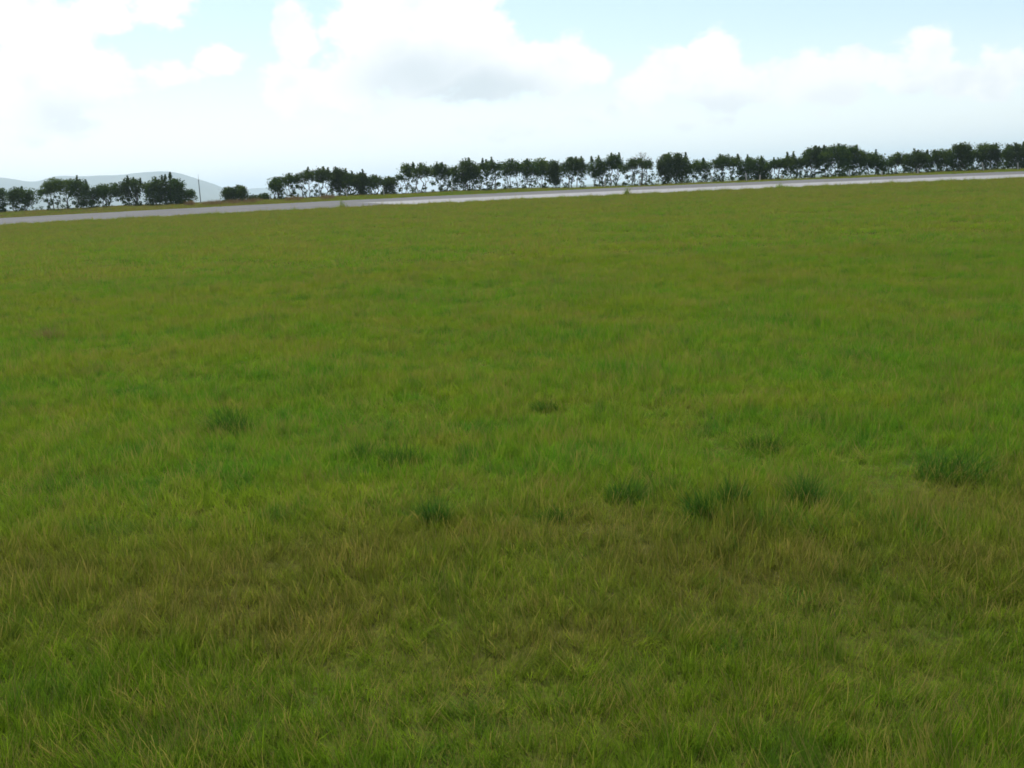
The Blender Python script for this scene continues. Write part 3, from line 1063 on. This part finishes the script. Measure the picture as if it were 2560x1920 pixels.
GA = 'trees in the clump beside the slender pole'
GB = 'trees in the row from the round shrub to the notch'
GC = 'trees in the row behind the road'
PL = 'from the slender pole'
SH = 'from the round shrub'
NT = 'past the low notch in the row'
BR = 'past the bare twiggy tree'
FE = 'before the feathery topped tree'
T = make_tree
i = 0
SPEC = [
    # xl, xr, top, bot, kwargs, label, group
    (-62, -18, 462, 500, dict(fill=0.6), 'dark tree ninth ' + PL, GA),
    (-22, 14, 471, 488, dict(fill=1.3), 'narrow dark tree with leafy foot, eighth ' + PL, GA),
    (24, 94, 470, 508, dict(spikes=[(54, 466)], fill=0.5), 'small two lobed tree, seventh ' + PL, GA),
    (98, 186, 449, 472, dict(fill=0.35, green=0.4, skew=0.3), 'green topped tree open beneath one side, sixth ' + PL, GA),
    (180, 244, 450, 505, dict(spikes=[(191, 434), (214, 450)], fill=0.9, skew=-0.5), 'tall pointed dark tree, fifth ' + PL, GA),
    (238, 304, 461, 488, dict(fill=0.25), 'low flat topped tree open underneath, fourth ' + PL, GA),
    (303, 372, 448, 496, dict(spikes=[(318, 436), (333, 442), (350, 446), (308, 462)], fill=0.55, dens=0.8), 'ragged tree with several spiky tips, third ' + PL, GA),
    (372, 432, 446, 503, dict(spikes=[(388, 442), (404, 436), (412, 432), (424, 424)], fill=0.9, green=0.3), 'dense tree with a bare leaning shoot on top, second ' + PL, GA),
    (420, 483, 448, 503, dict(fill=1.2, skew=-0.6, dens=1.3), 'big dense rounded tree, first ' + PL, GA),
    (682, 706, 446, 474, dict(fill=0.6, spikes=[(697, 444)]), 'small leaning tree, first past the gap beside the round shrub', GB),
    (704, 748, 437, 456, dict(fill=0.45, spikes=[(722, 433)]), 'thin tree with wide gaps below, second ' + SH, GB),
    (744, 792, 428, 450, dict(fill=0.25, spikes=[(769, 414)], green=0.35), 'tree with one knobby raised tip, third ' + SH, GB),
    (784, 832, 421, 449, dict(fill=0.25, spikes=[(808, 415), (820, 419)], green=0.3), 'broad green crowned tree on slender stems, fourth ' + SH, GB),
    (830, 868, 420, 472, dict(fill=0.5, spikes=[(838, 417), (864, 424)], dens=1.3), 'very dark dense tree, fifth ' + SH, GB),
    (862, 892, 432, 456, dict(fill=0.6, spikes=[(880, 429)]), 'low loose tree, sixth ' + SH, GB),
    (888, 918, 434, 484, dict(fill=0.8, spikes=[(906, 419), (900, 430)]), 'narrow tree with a tall horn-like tip, seventh ' + SH, GB),
    (914, 958, 441, 464, dict(fill=0.45, spikes=[(940, 438)]), 'low gappy tree, eighth ' + SH, GB),
    (956, 991, 444, 484, dict(fill=0.8, spikes=[(971, 441)]), 'small dark cone shaped tree just before the notch', GB),
    (991, 1040, 412, 436, dict(fill=0.3, spikes=[(1017, 409), (1032, 404)], green=0.35, skew=0.5), 'tree standing at the edge of the notch, open below', GC),
    (1034, 1082, 412, 434, dict(fill=0.12, spikes=[(1050, 406)], green=0.35), 'tree with a bright open gap between stems, second ' + NT, GC),
    (1080, 1131, 409, 432, dict(fill=0.55, spikes=[(1092, 407), (1105, 405)]), 'tree with a second leafy layer below, third ' + NT, GC),
    (1133, 1202, 401, 466, dict(fill=0.7, spikes=[(1172, 393)], green=0.3, dens=1.1), 'broad tree leafy to the ground, fourth ' + NT, GC),
    (1198, 1254, 402, 428, dict(fill=0.5, spikes=[(1206, 394), (1228, 390), (1215, 398)], dens=0.75, green=0.3), 'sparse tree with thin twigs on top, fifth ' + NT, GC),
    (1252, 1302, 399, 432, dict(fill=0.3, spikes=[(1280, 397)]), 'round topped dark tree with low light gaps, sixth ' + NT, GC),
    (1298, 1346, 400, 436, dict(fill=0.25, spikes=[(1318, 396)], green=0.3), 'tree with one short upright tip, seventh ' + NT, GC),
    (1336, 1374, 398, 444, dict(fill=0.35, green=0.5), 'bright green topped tree, eighth ' + NT, GC),
    (1372, 1400, 403, 452, dict(fill=0.5), 'narrow block-like tree, ninth ' + NT, GC),
    (1402, 1470, 396, 430, dict(fill=0.35, spikes=[(1440, 392), (1453, 390)]), 'pyramid shaped dark tree between two gaps', GC),
    (1474, 1521, 398, 440, dict(fill=0.45, spikes=[(1478, 388), (1496, 386)]), 'tree with paired sharp tips, third before the bare twiggy tree', GC),
    (1516, 1557, 388, 414, dict(fill=0.35, spikes=[(1528, 380), (1547, 380)], green=0.3), 'tree with two thin horns, second before the bare twiggy tree', GC),
    (1553, 1634, 398, 416, dict(fill=0.42, dens=0.9), 'flat topped tree in front of the bare twiggy tree', GC),
    (1638, 1724, 386, 452, dict(fill=0.7, spikes=[(1672, 381), (1714, 381)], dens=1.2), 'large dense dark tree, first ' + BR, GC),
    (1716, 1778, 402, 424, dict(fill=0.55, spikes=[(1758, 393)], green=0.25), 'low wide tree with a thin bare tip, second ' + BR, GC),
    (1774, 1856, 389, 414, dict(fill=0.45, spikes=[(1800, 384), (1845, 385)], green=0.35), 'wide leafy tree with green middle, third ' + BR, GC),
    (1852, 1922, 396, 446, dict(fill=0.7, spikes=[(1869, 382), (1903, 389)], dens=1.1), 'dense tree behind the leaning pale post, fourth ' + BR, GC),
    (1916, 1974, 398, 414, dict(fill=0.45, spikes=[(1935, 393)]), 'thin layered tree with many light gaps, fifth ' + BR, GC),
    (1960, 2002, 390, 420, dict(fill=0.5, spikes=[(1968, 376), (1984, 374)], green=0.45), 'tree with two tall pencil tips, sixth ' + BR, GC),
    (1996, 2062, 367, 410, dict(fill=0.5, skew=0.4, spikes=[(2038, 365)], dens=1.1), 'tall broad tree with open foot, seventh ' + BR, GC),
    (2048, 2122, 364, 410, dict(fill=0.55, spikes=[(2060, 363), (2097, 358), (2112, 364)], green=0.3, dens=1.1), 'tallest crown of the long dark stretch, eighth ' + BR, GC),
    (2100, 2158, 367, 416, dict(fill=0.6, spikes=[(2108, 366), (2142, 362)], green=0.4, dens=1.1), 'green centred broad tree, ninth ' + BR, GC),
    (2148, 2216, 380, 418, dict(fill=0.35, spikes=[(2190, 372)], skew=-0.6, dens=1.1), 'tree with a crown sloping into the dip, tenth ' + BR, GC),
    (2212, 2270, 385, 410, dict(fill=0.4, spikes=[(2244, 380)], skew=0.4, green=0.3, dens=1.1), 'low tree rising out of the dip, fifth ' + FE, GC),
    (2262, 2324, 380, 414, dict(fill=0.6, spikes=[(2286, 369), (2296, 374), (2318, 374)], dens=1.1), 'tree with three fine tips, fourth ' + FE, GC),
    (2318, 2392, 377, 416, dict(fill=0.75, spikes=[(2336, 375), (2374, 372)], green=0.3, dens=1.2), 'solid wide tree, third ' + FE, GC),
    (2382, 2428, 361, 420, dict(fill=0.9, spikes=[(2403, 358)], dens=1.2), 'dark tree with raised round top, second ' + FE, GC),
    (2422, 2512, 362, 412, dict(fill=0.8, feather=1.0, spikes=[(2490, 358)], dens=1.1), 'broad tree with a pale feathery top', GC),
    (2506, 2566, 362, 412, dict(fill=0.7, spikes=[(2540, 357), (2560, 352)], dens=1.2), 'dark tree right after the feathery topped tree', GC),
    (2562, 2640, 352, 410, dict(fill=0.8, dens=1.1), 'dark tree second after the feathery topped tree', GC),
]
for i, (xl, xr, top, bot, kw, lab, grp) in enumerate(SPEC):
    make_tree('tree', xl, xr, top, bot, lab, grp, seed=i, **kw)
make_bare_tree(1578, 1632, 378, 'bare twiggy tree with grey leafless crown above the dark row', BANK + 6.0, 77)
r_ = make_tree('round_shrub', 561, 617, 467, 498, 'round dark shrub standing alone in the gap past the slender pole', None, fill=1.2, dens=2.0, seed=90, Y=BANK + 1)
r_['category'] = 'shrub'
r_ = make_tree('low_shrub', 619, 640, 492, 499, 'very low dark shrub trailing from the round shrub', None, fill=1.0, dens=0.8, seed=91, Y=BANK + 2)
r_['category'] = 'shrub'
r_ = make_tree('conical_shrub', 654, 667, 487, 497, 'tiny pointed shrub alone in the open gap', None, spikes=[(660, 484)], fill=1.0, dens=1.0, seed=92, Y=BANK + 2)
r_['category'] = 'shrub'


# ------------------------------------------------------------------ pole, posts
def lathe_parts(parts_, name, mat, parent):
    acc = Acc()
    for pth, rad in parts_:
        V1, F1_ = tube(pth, rad, 10)
        acc.add(V1, F1_)
    V1, F1_, _ = acc.get()
    return mesh_obj(name, V1, F1_, mat, parent, smooth=True)


Yp = BANK - 1.0
pb = at(502, 508, Yp)
pb.z = float(zg(pb.x, Yp))
ph = at(502, 450, Yp).z - pb.z
pole = empty('slender_pole', pb)
lathe_parts([([(0, 0, -0.3), (0, 0, ph)], [0.062, 0.05]), ([(0, 0, ph - 0.06), (0, 0, ph)], [0.08, 0.08])], 'shaft', M_POLE, pole)
lathe_parts([([(0, 0, ph - 0.1), (0.02, 0, ph + 0.8)], [0.03, 0.012])], 'aerial', M_POLE, pole)
lathe_parts([([(0, 0, -0.05), (0, 0, 0.18)], [0.17, 0.15]), ([(0, 0, 0.17), (0, 0, 0.181)], [0.15, 0.0])], 'footing', M_POST, pole)
tag(pole, 'slender dark pole with thin aerial standing alone on the bank', 'pole')

POSTS = [(675, 497, 10, 0.0, 'short dark looking post in the open gap by the tiny pointed shrub'),
         (868, 494, 20, -9, 'pale fence post leaning under the very dark dense tree'),
         (960, 486, 14, -4, 'pale fence post at the foot of the small cone shaped tree'),
         (1045, 483, 12, 0, 'short pale post in the bright open gap past the notch'),
         (1130, 479, 12, 3, 'short pale post beside the tree leafy to the ground'),
         (1240, 474, 17, 0, 'pale fence post under the sparse twiggy topped tree'),
         (1423, 465, 18, 0, 'pale fence post under the pyramid shaped tree'),
         (1512, 461, 20, 3, 'pale fence post under the tree with paired sharp tips'),
         (1600, 457, 14, 0, 'pale fence post below the bare twiggy tree'),
         (1779, 449, 18, 0, 'upright pale fence post below the wide leafy tree'),
         (1867, 447, 20, -7, 'pale post leaning below the dense tree with one tall tip'),
         (1899, 446, 14, 6, 'small pale post next to the leaning post'),
         (1955, 444, 12, 0, 'short pale post under the thin layered tree'),
         (2124, 437, 16, -4, 'pale fence post under the green centred broad tree'),
         (2205, 433, 12, 0, 'short pale post in the light gap by the dip'),
         (2295, 428, 12, 0, 'short pale post under the tree with three fine tips'),
         (2459, 422, 20, -12, 'strongly leaning pale post below the feathery topped tree'),
         (2545, 418, 16, -5, 'pale post below the dark tree after the feathery one')]
for (px_, py_, hh, lean, lab) in POSTS:
    Yq = ROAD_F + 6.5
    b = at(px_, py_, Yq)
    b.z = float(zg(b.x, Yq))
    h = max(0.8, hh * Yq / F_PX * 1.15)
    root = empty('fence_post', b)
    bm = bmesh.new()
    for (zz0, zz1, s0, s1) in ((-0.2, h * 0.93, 0.085, 0.07), (h * 0.93, h, 0.07, 0.035)):
        ring = []
        for zz, s in ((zz0, s0), (zz1, s1)):
            ring.append([bm.verts.new((sx2 * s, sy2 * s, zz)) for sx2, sy2 in ((-1, -1), (1, -1), (1, 1), (-1, 1))])
        for j in range(4):
            bm.faces.new((ring[0][j], ring[0][(j + 1) % 4], ring[1][(j + 1) % 4], ring[1][j]))
        bm.faces.new(ring[1])
    me = bpy.data.meshes.new('post')
    bm.to_mesh(me)
    bm.free()
    me.materials.append(M_POST)
    o = bpy.data.objects.new('post', me)
    COL.objects.link(o)
    o.parent = root
    root.rotation_euler = (0, math.radians(lean), random.uniform(0, 0.5))
    tag(root, lab, 'post', 'fence posts along the foot of the trees')

# ------------------------------------------------------------------ haze
bm = bmesh.new()
bmesh.ops.create_cube(bm, size=1.0)
me = bpy.data.meshes.new('haze')
bm.to_mesh(me)
bm.free()
haze = bpy.data.objects.new('haze', me)
COL.objects.link(haze)
haze.scale = (28400, 18400, 235)
haze.location = (0, 6000, -16.5 + 117.5)
hm, ht_ = new_mat('haze_air')
pv = nd(ht_, 'ShaderNodeVolumePrincipled')
pv.inputs['Color'].default_value = (0.75, 0.90, 1.0, 1)
pv.inputs['Density'].default_value = 1.4e-4
pv.inputs['Anisotropy'].default_value = 0.55
ho = nd(ht_, 'ShaderNodeOutputMaterial')
ht_.links.new(pv.outputs[0], ho.inputs['Volume'])
me.materials.append(hm)
tag(haze, 'thin pale blue air over the whole plain', 'haze', kind='stuff')
